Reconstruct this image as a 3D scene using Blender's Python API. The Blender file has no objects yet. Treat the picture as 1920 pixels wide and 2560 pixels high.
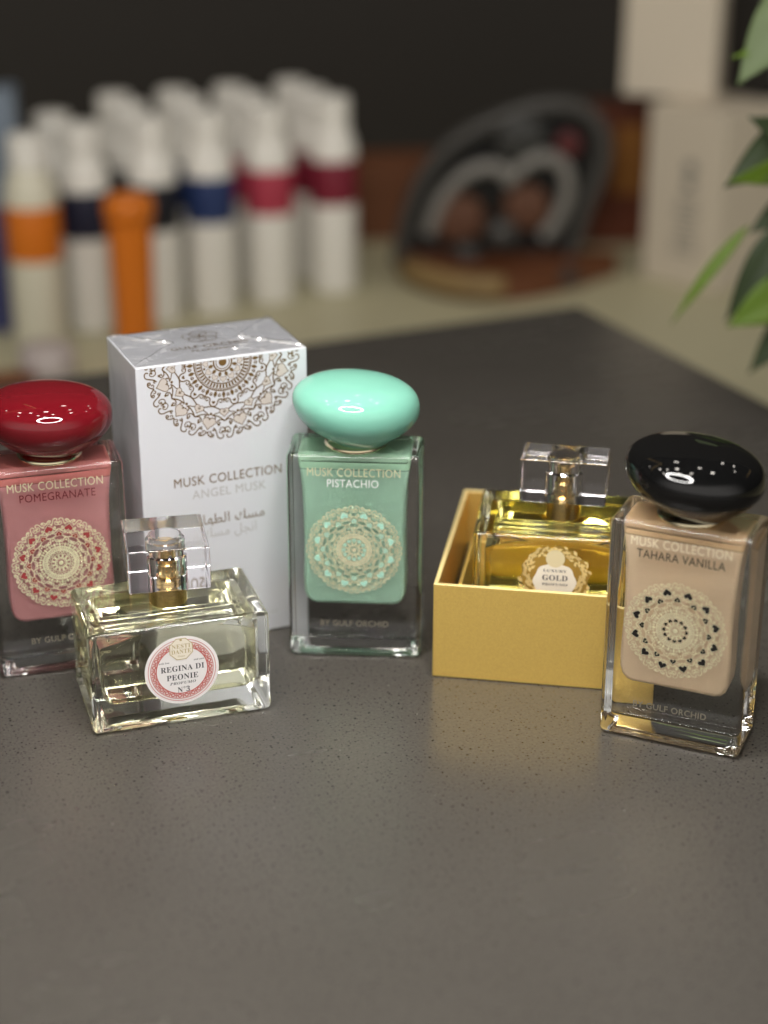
import bpy, bmesh, math, random
from mathutils import Vector, Matrix

random.seed(7)
scene = bpy.context.scene
col = scene.collection
PI = math.pi

# ------------------------------------------------------------------ camera
cam_data = bpy.data.cameras.new('camera')
cam_data.sensor_fit = 'HORIZONTAL'
cam_data.sensor_width = 36.0
cam_data.lens = 36.0 * 4488.76 / 1920.0
cam_data.clip_start = 0.02
cam_data.clip_end = 50.0
cam_data.dof.use_dof = True
cam_data.dof.focus_distance = 0.612
cam_data.dof.aperture_fstop = 5.8
cam = bpy.data.objects.new('camera', cam_data)
col.objects.link(cam)
cam.location = (0, 0, 0.31189)
cam.rotation_euler = (PI / 2 - 0.40635, -0.00095, 0)
scene.camera = cam

# ------------------------------------------------------------------ render look
scene.render.engine = 'CYCLES'
scene.view_settings.view_transform = 'Standard'
scene.view_settings.look = 'None'
scene.view_settings.gamma = 1.0
scene.view_settings.exposure = 0.22
scene.view_settings.use_curve_mapping = False
cy = scene.cycles
cy.use_denoising = True
cy.max_bounces = 26
cy.diffuse_bounces = 4
cy.glossy_bounces = 8
cy.transmission_bounces = 24
cy.transparent_max_bounces = 16
cy.caustics_reflective = True
cy.caustics_refractive = True
cy.blur_glossy = 0.3
cy.sample_clamp_indirect = 45.0
cy.sample_clamp_direct = 0.0

# ------------------------------------------------------------------ room light
RING_STRENGTH = 70.0
SPOT_POWER = 0.75
FRONT_LEVEL = 0.8
BACK_LEVEL = 0.015

world = bpy.data.worlds.new('World')
scene.world = world
world.use_nodes = True
nt = world.node_tree
nt.nodes.clear()
wo = nt.nodes.new('ShaderNodeOutputWorld')
bg = nt.nodes.new('ShaderNodeBackground')
tc = nt.nodes.new('ShaderNodeTexCoord')
sep = nt.nodes.new('ShaderNodeSeparateXYZ')
mr = nt.nodes.new('ShaderNodeMapRange')          # bright shop in front of the counter (-y), dark wall behind it
mr.inputs['From Min'].default_value = -0.15
mr.inputs['From Max'].default_value = -0.85
mr.inputs['To Min'].default_value = BACK_LEVEL
mr.inputs['To Max'].default_value = FRONT_LEVEL
mr.interpolation_type = 'SMOOTHSTEP'
mz = nt.nodes.new('ShaderNodeMapRange')          # dark ceiling
mz.inputs['From Min'].default_value = 0.52
mz.inputs['From Max'].default_value = 0.76
mz.inputs['To Min'].default_value = 1.0
mz.inputs['To Max'].default_value = 0.06
mul = nt.nodes.new('ShaderNodeMath'); mul.operation = 'MULTIPLY'
nt.links.new(tc.outputs['Generated'], sep.inputs[0])
nt.links.new(sep.outputs['Y'], mr.inputs['Value'])
nt.links.new(sep.outputs['Z'], mz.inputs['Value'])
nt.links.new(mr.outputs[0], mul.inputs[0])
nt.links.new(mz.outputs[0], mul.inputs[1])
nt.links.new(mul.outputs[0], bg.inputs['Strength'])
bg.inputs['Color'].default_value = (1.0, 0.95, 0.9, 1)
nt.links.new(bg.outputs[0], wo.inputs[0])

spots = [(0.09, 1.62), (0.42, 1.19), (0.93, 1.95), (-0.12, 0.93), (-0.48, 0.80), (0.14, 0.60),
         (0.66, 0.85), (1.32, 1.30), (-0.25, 0.45), (-0.80, 0.86), (-0.95, 0.42), (1.25, 1.80), (-0.02, 0.24),
         (-1.3, 1.25), (0.32, 2.2)]
for i, (sx, sy) in enumerate(spots):
    l = bpy.data.lights.new('ceiling_spotlight', 'AREA')
    l.shape = 'DISK'
    l.size = 0.085 if i % 3 else 0.105
    l.energy = SPOT_POWER * (1.0 if i % 3 else 1.5) * (0.42 if sy > 1.1 else 0.80)
    l.color = (1.0, 0.93, 0.84)
    o = bpy.data.objects.new('ceiling_spotlight', l)
    o.location = (sx, sy, 1.7)
    col.objects.link(o)

# ------------------------------------------------------------------ materials
def new_mat(name):
    m = bpy.data.materials.new(name)
    m.use_nodes = True
    m.node_tree.nodes.clear()
    out = m.node_tree.nodes.new('ShaderNodeOutputMaterial')
    return m, m.node_tree, out

def principled(name, color, rough=0.5, metallic=0.0, coat=0.0, coat_rough=0.03, ior=1.45, spec=0.5,
               var=0.0, var_scale=60.0, bump=0.0, bump_scale=300.0, sss=0.0):
    m, t, out = new_mat(name)
    p = t.nodes.new('ShaderNodeBsdfPrincipled')
    p.inputs['Base Color'].default_value = (*color, 1)
    p.inputs['Roughness'].default_value = rough
    p.inputs['Metallic'].default_value = metallic
    p.inputs['Coat Weight'].default_value = coat
    p.inputs['Coat Roughness'].default_value = coat_rough
    p.inputs['IOR'].default_value = ior
    p.inputs['Specular IOR Level'].default_value = spec
    if sss:
        p.inputs['Subsurface Weight'].default_value = sss
        p.inputs['Subsurface Scale'].default_value = 0.004
    t.links.new(p.outputs[0], out.inputs[0])
    if var or bump:
        tcn = t.nodes.new('ShaderNodeTexCoord')
    if var:
        n = t.nodes.new('ShaderNodeTexNoise')
        n.inputs['Scale'].default_value = var_scale
        n.inputs['Detail'].default_value = 4
        t.links.new(tcn.outputs['Object'], n.inputs['Vector'])
        mx = t.nodes.new('ShaderNodeMix'); mx.data_type = 'RGBA'
        mx.inputs['A'].default_value = (*[c * (1 - var) for c in color], 1)
        mx.inputs['B'].default_value = (*[min(1, c * (1 + var)) for c in color], 1)
        t.links.new(n.outputs['Fac'], mx.inputs['Factor'])
        t.links.new(mx.outputs['Result'], p.inputs['Base Color'])
    if bump:
        n2 = t.nodes.new('ShaderNodeTexNoise')
        n2.inputs['Scale'].default_value = bump_scale
        n2.inputs['Detail'].default_value = 3
        t.links.new(tcn.outputs['Object'], n2.inputs['Vector'])
        b = t.nodes.new('ShaderNodeBump')
        b.inputs['Strength'].default_value = bump
        b.inputs['Distance'].default_value = 0.0005
        t.links.new(n2.outputs['Fac'], b.inputs['Height'])
        t.links.new(b.outputs[0], p.inputs['Normal'])
    return m

def wavy_coat(m, scale, strength, smudge=0.0):
    t = m.node_tree
    p = [n for n in t.nodes if n.type == 'BSDF_PRINCIPLED'][0]
    tcn = t.nodes.new('ShaderNodeTexCoord'); n = t.nodes.new('ShaderNodeTexNoise')
    n.inputs['Scale'].default_value = scale; n.inputs['Detail'].default_value = 2; n.inputs['Distortion'].default_value = .8
    t.links.new(tcn.outputs['Object'], n.inputs['Vector'])
    if strength:
        b = t.nodes.new('ShaderNodeBump'); b.inputs['Strength'].default_value = strength; b.inputs['Distance'].default_value = .002
        t.links.new(n.outputs['Fac'], b.inputs['Height']); t.links.new(b.outputs[0], p.inputs['Coat Normal'])
    if smudge:
        r = t.nodes.new('ShaderNodeMapRange'); r.inputs['From Min'].default_value = .45; r.inputs['From Max'].default_value = .75
        r.inputs['To Min'].default_value = .008; r.inputs['To Max'].default_value = smudge
        t.links.new(n.outputs['Fac'], r.inputs['Value']); t.links.new(r.outputs[0], p.inputs['Coat Roughness'])
    return m

def glass(name, color=(1, 1, 1), ior=1.5, rough=0.0, wave=0.0, wave_scale=90.0):
    m, t, out = new_mat(name)
    g = t.nodes.new('ShaderNodeBsdfGlass')
    g.inputs['Color'].default_value = (*color, 1)
    g.inputs['Roughness'].default_value = rough
    g.inputs['IOR'].default_value = ior
    t.links.new(g.outputs[0], out.inputs[0])
    if wave:
        tcn = t.nodes.new('ShaderNodeTexCoord')
        n2 = t.nodes.new('ShaderNodeTexNoise')
        n2.inputs['Scale'].default_value = wave_scale
        n2.inputs['Detail'].default_value = 1
        t.links.new(tcn.outputs['Object'], n2.inputs['Vector'])
        b = t.nodes.new('ShaderNodeBump')
        b.inputs['Strength'].default_value = wave
        b.inputs['Distance'].default_value = 0.001
        t.links.new(n2.outputs['Fac'], b.inputs['Height'])
        t.links.new(b.outputs[0], g.inputs['Normal'])
    return m

def emitter(name, color, strength):
    m, t, out = new_mat(name)
    e = t.nodes.new('ShaderNodeEmission')
    e.inputs['Color'].default_value = (*color, 1)
    e.inputs['Strength'].default_value = strength
    t.links.new(e.outputs[0], out.inputs[0])
    return m

def quartz():
    m, t, out = new_mat('dark_quartz')
    N, L = t.nodes, t.links
    p = N.new('ShaderNodeBsdfPrincipled')
    tcn = N.new('ShaderNodeTexCoord')
    # cloudy base
    n = N.new('ShaderNodeTexNoise'); n.inputs['Scale'].default_value = 9; n.inputs['Detail'].default_value = 5
    fine = N.new('ShaderNodeTexNoise'); fine.inputs['Scale'].default_value = 900; fine.inputs['Detail'].default_value = 2
    warp = N.new('ShaderNodeTexNoise'); warp.inputs['Scale'].default_value = 500; warp.inputs['Detail'].default_value = 2
    for k in (n, fine, warp):
        L.new(tcn.outputs['Object'], k.inputs['Vector'])
    base = N.new('ShaderNodeMix'); base.data_type = 'RGBA'
    base.inputs['A'].default_value = (0.061, 0.0555, 0.048, 1)
    base.inputs['B'].default_value = (0.086, 0.079, 0.069, 1)
    L.new(n.outputs['Fac'], base.inputs['Factor'])
    grain = N.new('ShaderNodeMix'); grain.data_type = 'RGBA'; grain.blend_type = 'MULTIPLY'
    grain.inputs['Factor'].default_value = 1.0
    gr = N.new('ShaderNodeMapRange'); gr.inputs['From Min'].default_value = .3; gr.inputs['From Max'].default_value = .7
    gr.inputs['To Min'].default_value = .86; gr.inputs['To Max'].default_value = 1.12
    L.new(fine.outputs['Fac'], gr.inputs['Value'])
    L.new(base.outputs['Result'], grain.inputs['A']); L.new(gr.outputs[0], grain.inputs['B'])
    # warped coordinates so that the specks are ragged
    wv = N.new('ShaderNodeVectorMath'); wv.operation = 'SCALE'; wv.inputs['Scale'].default_value = 0.0011
    L.new(warp.outputs['Color'], wv.inputs[0])
    av = N.new('ShaderNodeVectorMath'); av.operation = 'ADD'
    L.new(tcn.outputs['Object'], av.inputs[0]); L.new(wv.outputs[0], av.inputs[1])
    def specks(scale, rmin, rmax, thresh):
        v = N.new('ShaderNodeTexVoronoi'); v.voronoi_dimensions = '2D'; v.inputs['Scale'].default_value = scale
        L.new(av.outputs[0], v.inputs['Vector'])
        s = N.new('ShaderNodeSeparateColor'); L.new(v.outputs['Color'], s.inputs[0])
        rad = N.new('ShaderNodeMapRange'); rad.inputs['From Min'].default_value = thresh; rad.inputs['From Max'].default_value = 1
        rad.inputs['To Min'].default_value = rmin; rad.inputs['To Max'].default_value = rmax; rad.clamp = False
        L.new(s.outputs[0], rad.inputs['Value'])
        d = N.new('ShaderNodeMath'); d.operation = 'SUBTRACT'
        L.new(rad.outputs[0], d.inputs[0]); L.new(v.outputs['Distance'], d.inputs[1])
        c = N.new('ShaderNodeMapRange'); c.inputs['From Min'].default_value = 0; c.inputs['From Max'].default_value = .06
        L.new(d.outputs[0], c.inputs['Value'])
        return c
    s1 = specks(330, 0.02, 0.17, 0.25)
    s2 = specks(680, 0.0, 0.26, 0.33)
    s3 = specks(60, 0.0, 0.026, 0.72)
    mxm = N.new('ShaderNodeMath'); mxm.operation = 'MAXIMUM'
    L.new(s1.outputs[0], mxm.inputs[0])
    half = N.new('ShaderNodeMath'); half.operation = 'MULTIPLY'; half.inputs[1].default_value = .8
    L.new(s2.outputs[0], half.inputs[0]); L.new(half.outputs[0], mxm.inputs[1])
    dk = N.new('ShaderNodeMix'); dk.data_type = 'RGBA'; dk.inputs['B'].default_value = (0.02, 0.018, 0.016, 1)
    k = N.new('ShaderNodeMath'); k.operation = 'MULTIPLY'; k.inputs[1].default_value = .95
    L.new(mxm.outputs[0], k.inputs[0])
    L.new(k.outputs[0], dk.inputs['Factor']); L.new(grain.outputs['Result'], dk.inputs['A'])
    wh = N.new('ShaderNodeMix'); wh.data_type = 'RGBA'; wh.inputs['B'].default_value = (0.5, 0.5, 0.48, 1)
    L.new(s3.outputs[0], wh.inputs['Factor']); L.new(dk.outputs['Result'], wh.inputs['A'])
    L.new(wh.outputs['Result'], p.inputs['Base Color'])
    rg = N.new('ShaderNodeMapRange'); rg.inputs['From Min'].default_value = .2; rg.inputs['From Max'].default_value = .8; rg.inputs['To Min'].default_value = .22; rg.inputs['To Max'].default_value = .30
    p.inputs['Specular IOR Level'].default_value = .36
    L.new(n.outputs['Fac'], rg.inputs['Value']); mp = N.new('ShaderNodeMapping'); mp.inputs['Scale'].default_value = (14, 70, 1); mp.inputs['Rotation'].default_value = (0, 0, .7)
    stn = N.new('ShaderNodeTexNoise'); stn.inputs['Scale'].default_value = 1; stn.inputs['Detail'].default_value = 3; stn.inputs['Distortion'].default_value = .6
    L.new(tcn.outputs['Object'], mp.inputs['Vector']); L.new(mp.outputs[0], stn.inputs['Vector'])
    ad = N.new('ShaderNodeMath'); ad.operation = 'MULTIPLY_ADD'; ad.inputs[1].default_value = .04
    L.new(stn.outputs['Fac'], ad.inputs[0]); L.new(rg.outputs[0], ad.inputs[2])
    sb = N.new('ShaderNodeMath'); sb.operation = 'SUBTRACT'; sb.inputs[1].default_value = .02
    L.new(ad.outputs[0], sb.inputs[0]); L.new(sb.outputs[0], p.inputs['Roughness'])
    bmp = N.new('ShaderNodeBump'); bmp.inputs['Strength'].default_value = .25; bmp.inputs['Distance'].default_value = .0002
    inv = N.new('ShaderNodeMath'); inv.operation = 'SUBTRACT'; inv.inputs[0].default_value = 1
    L.new(mxm.outputs[0], inv.inputs[1]); L.new(inv.outputs[0], bmp.inputs['Height']); L.new(bmp.outputs[0], p.inputs['Normal'])
    L.new(p.outputs[0], out.inputs[0])
    return m

def two_zone(name, low, high, z, rough=0.35):
    """milky liquid below the fill line, tinted frosted shoulder above it"""
    m, t, out = new_mat(name)
    N, L = t.nodes, t.links
    p = N.new('ShaderNodeBsdfPrincipled'); p.inputs['Roughness'].default_value = rough
    p.inputs['Specular IOR Level'].default_value = 0.15
    tcn = N.new('ShaderNodeTexCoord'); s = N.new('ShaderNodeSeparateXYZ')
    L.new(tcn.outputs['Object'], s.inputs[0])
    c = N.new('ShaderNodeMapRange'); c.inputs['From Min'].default_value = z - 0.0001; c.inputs['From Max'].default_value = z + 0.0001
    L.new(s.outputs['Z'], c.inputs['Value'])
    mx = N.new('ShaderNodeMix'); mx.data_type = 'RGBA'
    mx.inputs['A'].default_value = (*low, 1); mx.inputs['B'].default_value = (*high, 1)
    L.new(c.outputs[0], mx.inputs['Factor'])
    ln = N.new('ShaderNodeMath'); ln.operation = 'COMPARE'; ln.inputs[1].default_value = z; ln.inputs[2].default_value = 0.00016
    L.new(s.outputs['Z'], ln.inputs[0])
    m2 = N.new('ShaderNodeMix'); m2.data_type = 'RGBA'; m2.inputs['B'].default_value = (*[c * .45 for c in high], 1)
    L.new(ln.outputs[0], m2.inputs['Factor']); L.new(mx.outputs['Result'], m2.inputs['A'])
    L.new(m2.outputs['Result'], p.inputs['Base Color'])
    L.new(p.outputs[0], out.inputs[0])
    return m

M = {}
M['quartz'] = quartz()
M['desk'] = principled('beige_laminate', (0.50, 0.47, 0.31), 0.45, var=0.06, var_scale=6)
M['wall'] = principled('dark_wall', (0.018, 0.0145, 0.0105), 0.7, var=0.15, var_scale=3)
M['glass'] = glass('clear_glass', (0.985, 0.99, 0.985), 1.5, wave=0.10, wave_scale=75)
M['acrylic'] = glass('clear_acrylic', (0.985, 0.98, 0.99), 1.49)
M['air_gap'] = glass('glass_to_air', (1, 1, 1), 1 / 1.5)
M['liquid_pale'] = glass('pale_yellow_perfume', (0.985, 0.978, 0.87), 1.36 / 1.5)
M['liquid_gold'] = glass('golden_perfume', (0.975, 0.94, 0.64), 1.36 / 1.5)
M['milk_green'] = two_zone('milky_green', (0.43, 0.665, 0.52), (0.40, 0.64, 0.46), .0735)
M['milk_pink'] = two_zone('milky_pink', (0.61, 0.29, 0.295), (0.62, 0.21, 0.19), .0735)
M['milk_beige'] = two_zone('milky_beige', (0.76, 0.59, 0.40), (0.70, 0.49, 0.28), .0742)
M['cap_mint'] = principled('mint_lacquer', (0.20, 0.49, 0.38), 0.5, spec=0.0, coat=1.0, coat_rough=0.01)
M['cap_red'] = principled('red_lacquer', (0.125, 0.005, 0.009), 0.5, spec=0.0, coat=1.0, coat_rough=0.01)
M['cap_black'] = principled('black_lacquer', (0.004, 0.004, 0.004), 0.5, spec=0.0, coat=1.0, coat_rough=0.008)
M['foil'] = principled('gold_foil', (0.90, 0.80, 0.54), 0.34, metallic=0.4, var=0.25, var_scale=500)  # colour noise paints uneven glints into the foil
M['foil_faint'] = principled('worn_foil', (0.60, 0.54, 0.42), 0.3, metallic=0.85)
M['foil_beige'] = principled('beige_foil', (0.97, 0.88, 0.66), 0.4, metallic=0.1)
M['foil_dark'] = principled('bronze_foil', (0.15, 0.085, 0.022), 0.45, metallic=0.15)
M['brass'] = principled('satin_gold_metal', (0.82, 0.60, 0.26), 0.22, metallic=1.0)
M['ring_gold'] = principled('pale_gold_metal', (0.86, 0.76, 0.52), 0.15, metallic=1.0)
M['ink_white'] = principled('white_ink', (0.93, 0.94, 0.93), 0.4)
M['ink_red'] = principled('dark_red_ink', (0.16, 0.006, 0.012), 0.4)
M['ink_black'] = principled('black_ink', (0.008, 0.006, 0.006), 0.4)
M['ink_grey'] = principled('grey_ink', (0.40, 0.39, 0.385), 0.4)
M['ink_taupe'] = principled('taupe_ink', (0.52, 0.47, 0.43), 0.4)
M['ink_mint'] = principled('turquoise_ink', (0.36, 0.66, 0.53), 0.4)
M['ink_wine'] = principled('wine_ink', (0.30, 0.035, 0.04), 0.4)
M['ink_rose'] = principled('rose_ink', (0.56, 0.13, 0.11), 0.5)
M['ink_charcoal'] = principled('charcoal_ink', (0.045, 0.045, 0.05), 0.5)
M['ink_gold'] = principled('ochre_ink', (0.50, 0.40, 0.20), 0.5)
M['label_paper'] = principled('white_label_paper', (0.84, 0.81, 0.80), 0.45)
M['label_cream'] = principled('cream_label_paper', (0.84, 0.78, 0.66), 0.4)
M['carton'] = principled('white_carton', (0.57, 0.58, 0.615), 0.42, coat=0.7, coat_rough=0.06)
M['gold_paper'] = principled('gold_pearl_paper', (0.97, 0.63, 0.17), 0.36, metallic=0.66, var=0.15, var_scale=1300, bump=0.22, bump_scale=2600)  # colour noise: fine paper grain with its sparkle painted in
M['gold_edge'] = principled('gold_paper_edge', (0.86, 0.68, 0.30), 0.5, metallic=0.2)
M['black_card'] = principled('black_card', (0.012, 0.010, 0.008), 0.6)
M['nozzle'] = principled('grey_nozzle', (0.20, 0.21, 0.24), 0.4)
M['white_plastic'] = principled('white_plastic', (0.80, 0.775, 0.71), 0.4)
M['cream_plastic'] = principled('cream_plastic', (0.66, 0.63, 0.50), 0.4)
M['lab_navy'] = principled('navy_label', (0.012, 0.014, 0.035), 0.45)
M['lab_black'] = principled('near_black_label', (0.008, 0.008, 0.014), 0.45)
M['lab_blue'] = principled('blue_label', (0.016, 0.035, 0.12), 0.45)
M['lab_pink'] = principled('raspberry_label', (0.40, 0.04, 0.07), 0.45)
M['lab_wine'] = principled('burgundy_label', (0.19, 0.012, 0.03), 0.45)
M['orange'] = principled('orange_plastic', (0.62, 0.16, 0.008), 0.4)
M['box_white'] = principled('matte_white_card', (0.60, 0.53, 0.42), 0.6)
M['blue_grey'] = principled('blue_grey_card', (0.17, 0.21, 0.26), 0.5)
M['indigo'] = principled('indigo_card', (0.035, 0.04, 0.12), 0.5)
M['lilac'] = principled('lilac_plastic', (0.46, 0.40, 0.38), 0.4)
M['brown'] = principled('brown_card', (0.17, 0.06, 0.022), 0.6, var=0.3, var_scale=14)
M['rust'] = principled('rust_card', (0.13, 0.032, 0.012), 0.6, var=0.35, var_scale=14)
M['amber'] = principled('amber_print', (0.30, 0.12, 0.02), 0.6)
M['black_plastic'] = principled('black_plastic', (0.003, 0.003, 0.003), 0.35)
M['grey_rim'] = principled('dark_grey_plastic', (0.05, 0.047, 0.042), 0.4)
M['silver_rim'] = principled('silver_plastic', (0.21, 0.20, 0.18), 0.35)
M['graphite'] = principled('graphite_disc', (0.03, 0.03, 0.027), 0.5)
M['dull_red'] = principled('dull_red_disc', (0.085, 0.009, 0.009), 0.5)
M['tan'] = principled('terracotta_pan', (0.11, 0.045, 0.022), 0.7)
M['wood_light'] = principled('light_wood', (0.25, 0.165, 0.065), 0.55, var=0.3, var_scale=30)
M['wood_orange'] = principled('orange_wood', (0.13, 0.042, 0.014), 0.55, var=0.3, var_scale=30)
M['graphite_print'] = principled('grey_print_ink', (0.20, 0.19, 0.17), 0.5)
M['stem'] = principled('green_stem', (0.10, 0.13, 0.04), 0.6)
M['pot'] = principled('grey_pot', (0.25, 0.24, 0.22), 0.7)
M['soil'] = principled('dark_soil', (0.03, 0.02, 0.015), 0.9, bump=0.6, bump_scale=120)
M['ring_light'] = emitter('ring_lamp_glow', (1.0, 0.97, 0.93), RING_STRENGTH)
M['strip_light'] = emitter('led_strip_glow', (1.0, 0.66, 0.28), 2.2)

def leaf_mat(name, a, b):
    m, t, out = new_mat(name)
    p = t.nodes.new('ShaderNodeBsdfPrincipled')
    n = t.nodes.new('ShaderNodeTexNoise'); n.inputs['Scale'].default_value = 40
    tcn = t.nodes.new('ShaderNodeTexCoord')
    t.links.new(tcn.outputs['Object'], n.inputs['Vector'])
    mx = t.nodes.new('ShaderNodeMix'); mx.data_type = 'RGBA'
    mx.inputs['A'].default_value = (*a, 1); mx.inputs['B'].default_value = (*b, 1)
    t.links.new(n.outputs['Fac'], mx.inputs['Factor'])
    t.links.new(mx.outputs['Result'], p.inputs['Base Color'])
    p.inputs['Roughness'].default_value = .55
    p.inputs['Specular IOR Level'].default_value = .25
    t.links.new(p.outputs[0], out.inputs[0])
    return m
M['leaf_bright'] = leaf_mat('bright_green_leaf', (0.065, 0.12, 0.008), (0.095, 0.15, 0.010))
M['leaf_dark'] = leaf_mat('dark_green_leaf', (0.016, 0.028, 0.008), (0.024, 0.038, 0.010))
M['leaf_pale'] = leaf_mat('pale_green_leaf', (0.095, 0.125, 0.055), (0.12, 0.16, 0.075))

wavy_coat(M['carton'], 42, .5)
for k_ in ('cap_red', 'cap_black', 'cap_mint'):
    wavy_coat(M[k_], 150, .0, .03)

# clear shrink film: mostly see-through, glossy
def film_mat():
    m, t, out = new_mat('clear_shrink_film')
    tr = t.nodes.new('ShaderNodeBsdfTransparent'); gl = t.nodes.new('ShaderNodeBsdfGlossy')
    gl.inputs['Roughness'].default_value = .26
    mix = t.nodes.new('ShaderNodeMixShader'); mix.inputs[0].default_value = .42
    tcn = t.nodes.new('ShaderNodeTexCoord'); n = t.nodes.new('ShaderNodeTexNoise')
    n.inputs['Scale'].default_value = 55; n.inputs['Detail'].default_value = 2; n.inputs['Distortion'].default_value = 1.5
    t.links.new(tcn.outputs['Object'], n.inputs['Vector'])
    b = t.nodes.new('ShaderNodeBump'); b.inputs['Strength'].default_value = .9; b.inputs['Distance'].default_value = .004
    t.links.new(n.outputs['Fac'], b.inputs['Height']); t.links.new(b.outputs[0], gl.inputs['Normal'])
    t.links.new(tr.outputs[0], mix.inputs[1]); t.links.new(gl.outputs[0], mix.inputs[2])
    t.links.new(mix.outputs[0], out.inputs[0])
    return m
M['film'] = film_mat()

# ------------------------------------------------------------------ object helpers
def link(name, me, parent=None, loc=None, rotz=0.0):
    o = bpy.data.objects.new(name, me)
    col.objects.link(o)
    if parent: o.parent = parent
    if loc is not None: o.location = loc
    if rotz: o.rotation_euler = (0, 0, rotz)
    return o

def thing(name, label, cat, loc=(0, 0, 0), rotz=0.0, group=None):
    o = link(name, None, None, loc, rotz)
    o.empty_display_size = 0.01
    tag(o, label, cat, group)
    return o

def tag(o, label, cat, group=None, kind=None):
    o['label'] = label; o['category'] = cat
    if group: o['group'] = group
    if kind: o['kind'] = kind
    return o

def obj(name, bm, m, parent=None, loc=None, rotz=0.0, smooth=False, weighted=False):
    me = bpy.data.meshes.new(name)
    bmesh.ops.recalc_face_normals(bm, faces=bm.faces[:]) if not getattr(bm, '_keep', False) and m is not None and weighted else None
    bm.to_mesh(me); bm.free()
    for mm in (m if isinstance(m, (list, tuple)) else [m]):
        me.materials.append(mm)
    if smooth or weighted:
        for f in me.polygons: f.use_smooth = True
    o = link(name, me, parent, loc, rotz)
    if weighted:
        w = o.modifiers.new('wn', 'WEIGHTED_NORMAL'); w.weight = 100; w.keep_sharp = False
    return o

def rbox(w, d, h, bev=0.001, seg=3, z0=0.0, cx=0.0, cy_=0.0, bm=None):
    b = bmesh.new()
    bmesh.ops.create_cube(b, size=1.0)
    for v in b.verts:
        v.co = Vector((v.co.x * w + cx, v.co.y * d + cy_, (v.co.z + .5) * h + z0))
    if bev > 0:
        bmesh.ops.bevel(b, geom=b.edges[:], offset=bev, segments=seg, profile=.5, affect='EDGES')
    if bm is not None:
        me = bpy.data.meshes.new('tmp'); b.to_mesh(me); bm.from_mesh(me); bpy.data.meshes.remove(me); b.free()
        return bm
    return b

def hollow_foot(b, inset, rise):
    b.normal_update()
    f = max([f for f in b.faces if f.normal.z < -.99], key=lambda f: f.calc_area())
    bmesh.ops.inset_region(b, faces=[f], thickness=inset, depth=0)
    bmesh.ops.inset_region(b, faces=[f], thickness=.0012, depth=0)
    for v in f.verts: v.co.z += rise * .6
    bmesh.ops.inset_region(b, faces=[f], thickness=.0022, depth=0)
    for v in f.verts: v.co.z += rise * .4
    return b

def prism(outline, y0, y1, bev=0.0, seg=2):
    """outline = (x,z) list counter-clockwise seen from the front (-y); extruded in y"""
    b = bmesh.new()
    f = [b.verts.new((x, y0, z)) for x, z in outline]
    k = [b.verts.new((x, y1, z)) for x, z in outline]
    n = len(outline)
    ff = b.faces.new(f); kk = b.faces.new(list(reversed(k)))
    for i in range(n):
        j = (i + 1) % n
        b.faces.new((f[j], f[i], k[i], k[j]))
    bmesh.ops.recalc_face_normals(b, faces=b.faces[:])
    if bev:
        es = [e for e in b.edges if len(e.link_faces) == 2 and (ff in e.link_faces or kk in e.link_faces)]
        bmesh.ops.bevel(b, geom=es, offset=bev, segments=seg, profile=.5, affect='EDGES')
    return b

def plan_prism(outline, z0, z1):
    b = bmesh.new()
    lo = [b.verts.new((x, y, z0)) for x, y in outline]
    hi = [b.verts.new((x, y, z1)) for x, y in outline]
    n = len(outline)
    b.faces.new(hi); b.faces.new(list(reversed(lo)))
    for i in range(n):
        j = (i + 1) % n
        b.faces.new((lo[i], lo[j], hi[j], hi[i]))
    bmesh.ops.recalc_face_normals(b, faces=b.faces[:])
    return b

def lathe(profile, n=48, bm=None, cx=0, cy_=0):
    b = bm or bmesh.new()
    rings = []
    for r, z in profile:
        if r < 1e-7:
            rings.append([b.verts.new((cx, cy_, z))])
        else:
            rings.append([b.verts.new((cx + r * math.cos(2 * PI * i / n), cy_ + r * math.sin(2 * PI * i / n), z)) for i in range(n)])
    for a, c in zip(rings, rings[1:]):
        for i in range(n):
            j = (i + 1) % n
            if len(a) == 1 and len(c) == 1: continue
            if len(a) == 1: b.faces.new((a[0], c[j], c[i]))
            elif len(c) == 1: b.faces.new((a[i], a[j], c[0]))
            else: b.faces.new((a[i], a[j], c[j], c[i]))
    return b

def tube(pts, r, n=10, bm=None, closed=False):
    b = bm or bmesh.new()
    pts = [Vector(p) for p in pts]
    rings = []
    N = len(pts)
    up = Vector((0.13, 0.21, 0.97)).normalized()
    for i, p in enumerate(pts):
        if closed: t = pts[(i + 1) % N] - pts[i - 1]
        else: t = pts[min(i + 1, N - 1)] - pts[max(i - 1, 0)]
        t.normalize()
        u = t.cross(up)
        if u.length < 1e-4: u = t.cross(Vector((1, 0, 0)))
        u.normalize(); v = t.cross(u)
        rr = r[i] if isinstance(r, (list, tuple)) else r
        rings.append([b.verts.new(p + u * rr * math.cos(2 * PI * k / n) + v * rr * math.sin(2 * PI * k / n)) for k in range(n)])
    rng = range(N) if closed else range(N - 1)
    for i in rng:
        a, c = rings[i], rings[(i + 1) % N]
        for k in range(n):
            j = (k + 1) % n
            b.faces.new((a[k], a[j], c[j], c[k]))
    if not closed:
        b.faces.new(list(reversed(rings[0]))); b.faces.new(rings[-1])
    bmesh.ops.recalc_face_normals(b, faces=b.faces[:])
    return b

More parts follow.
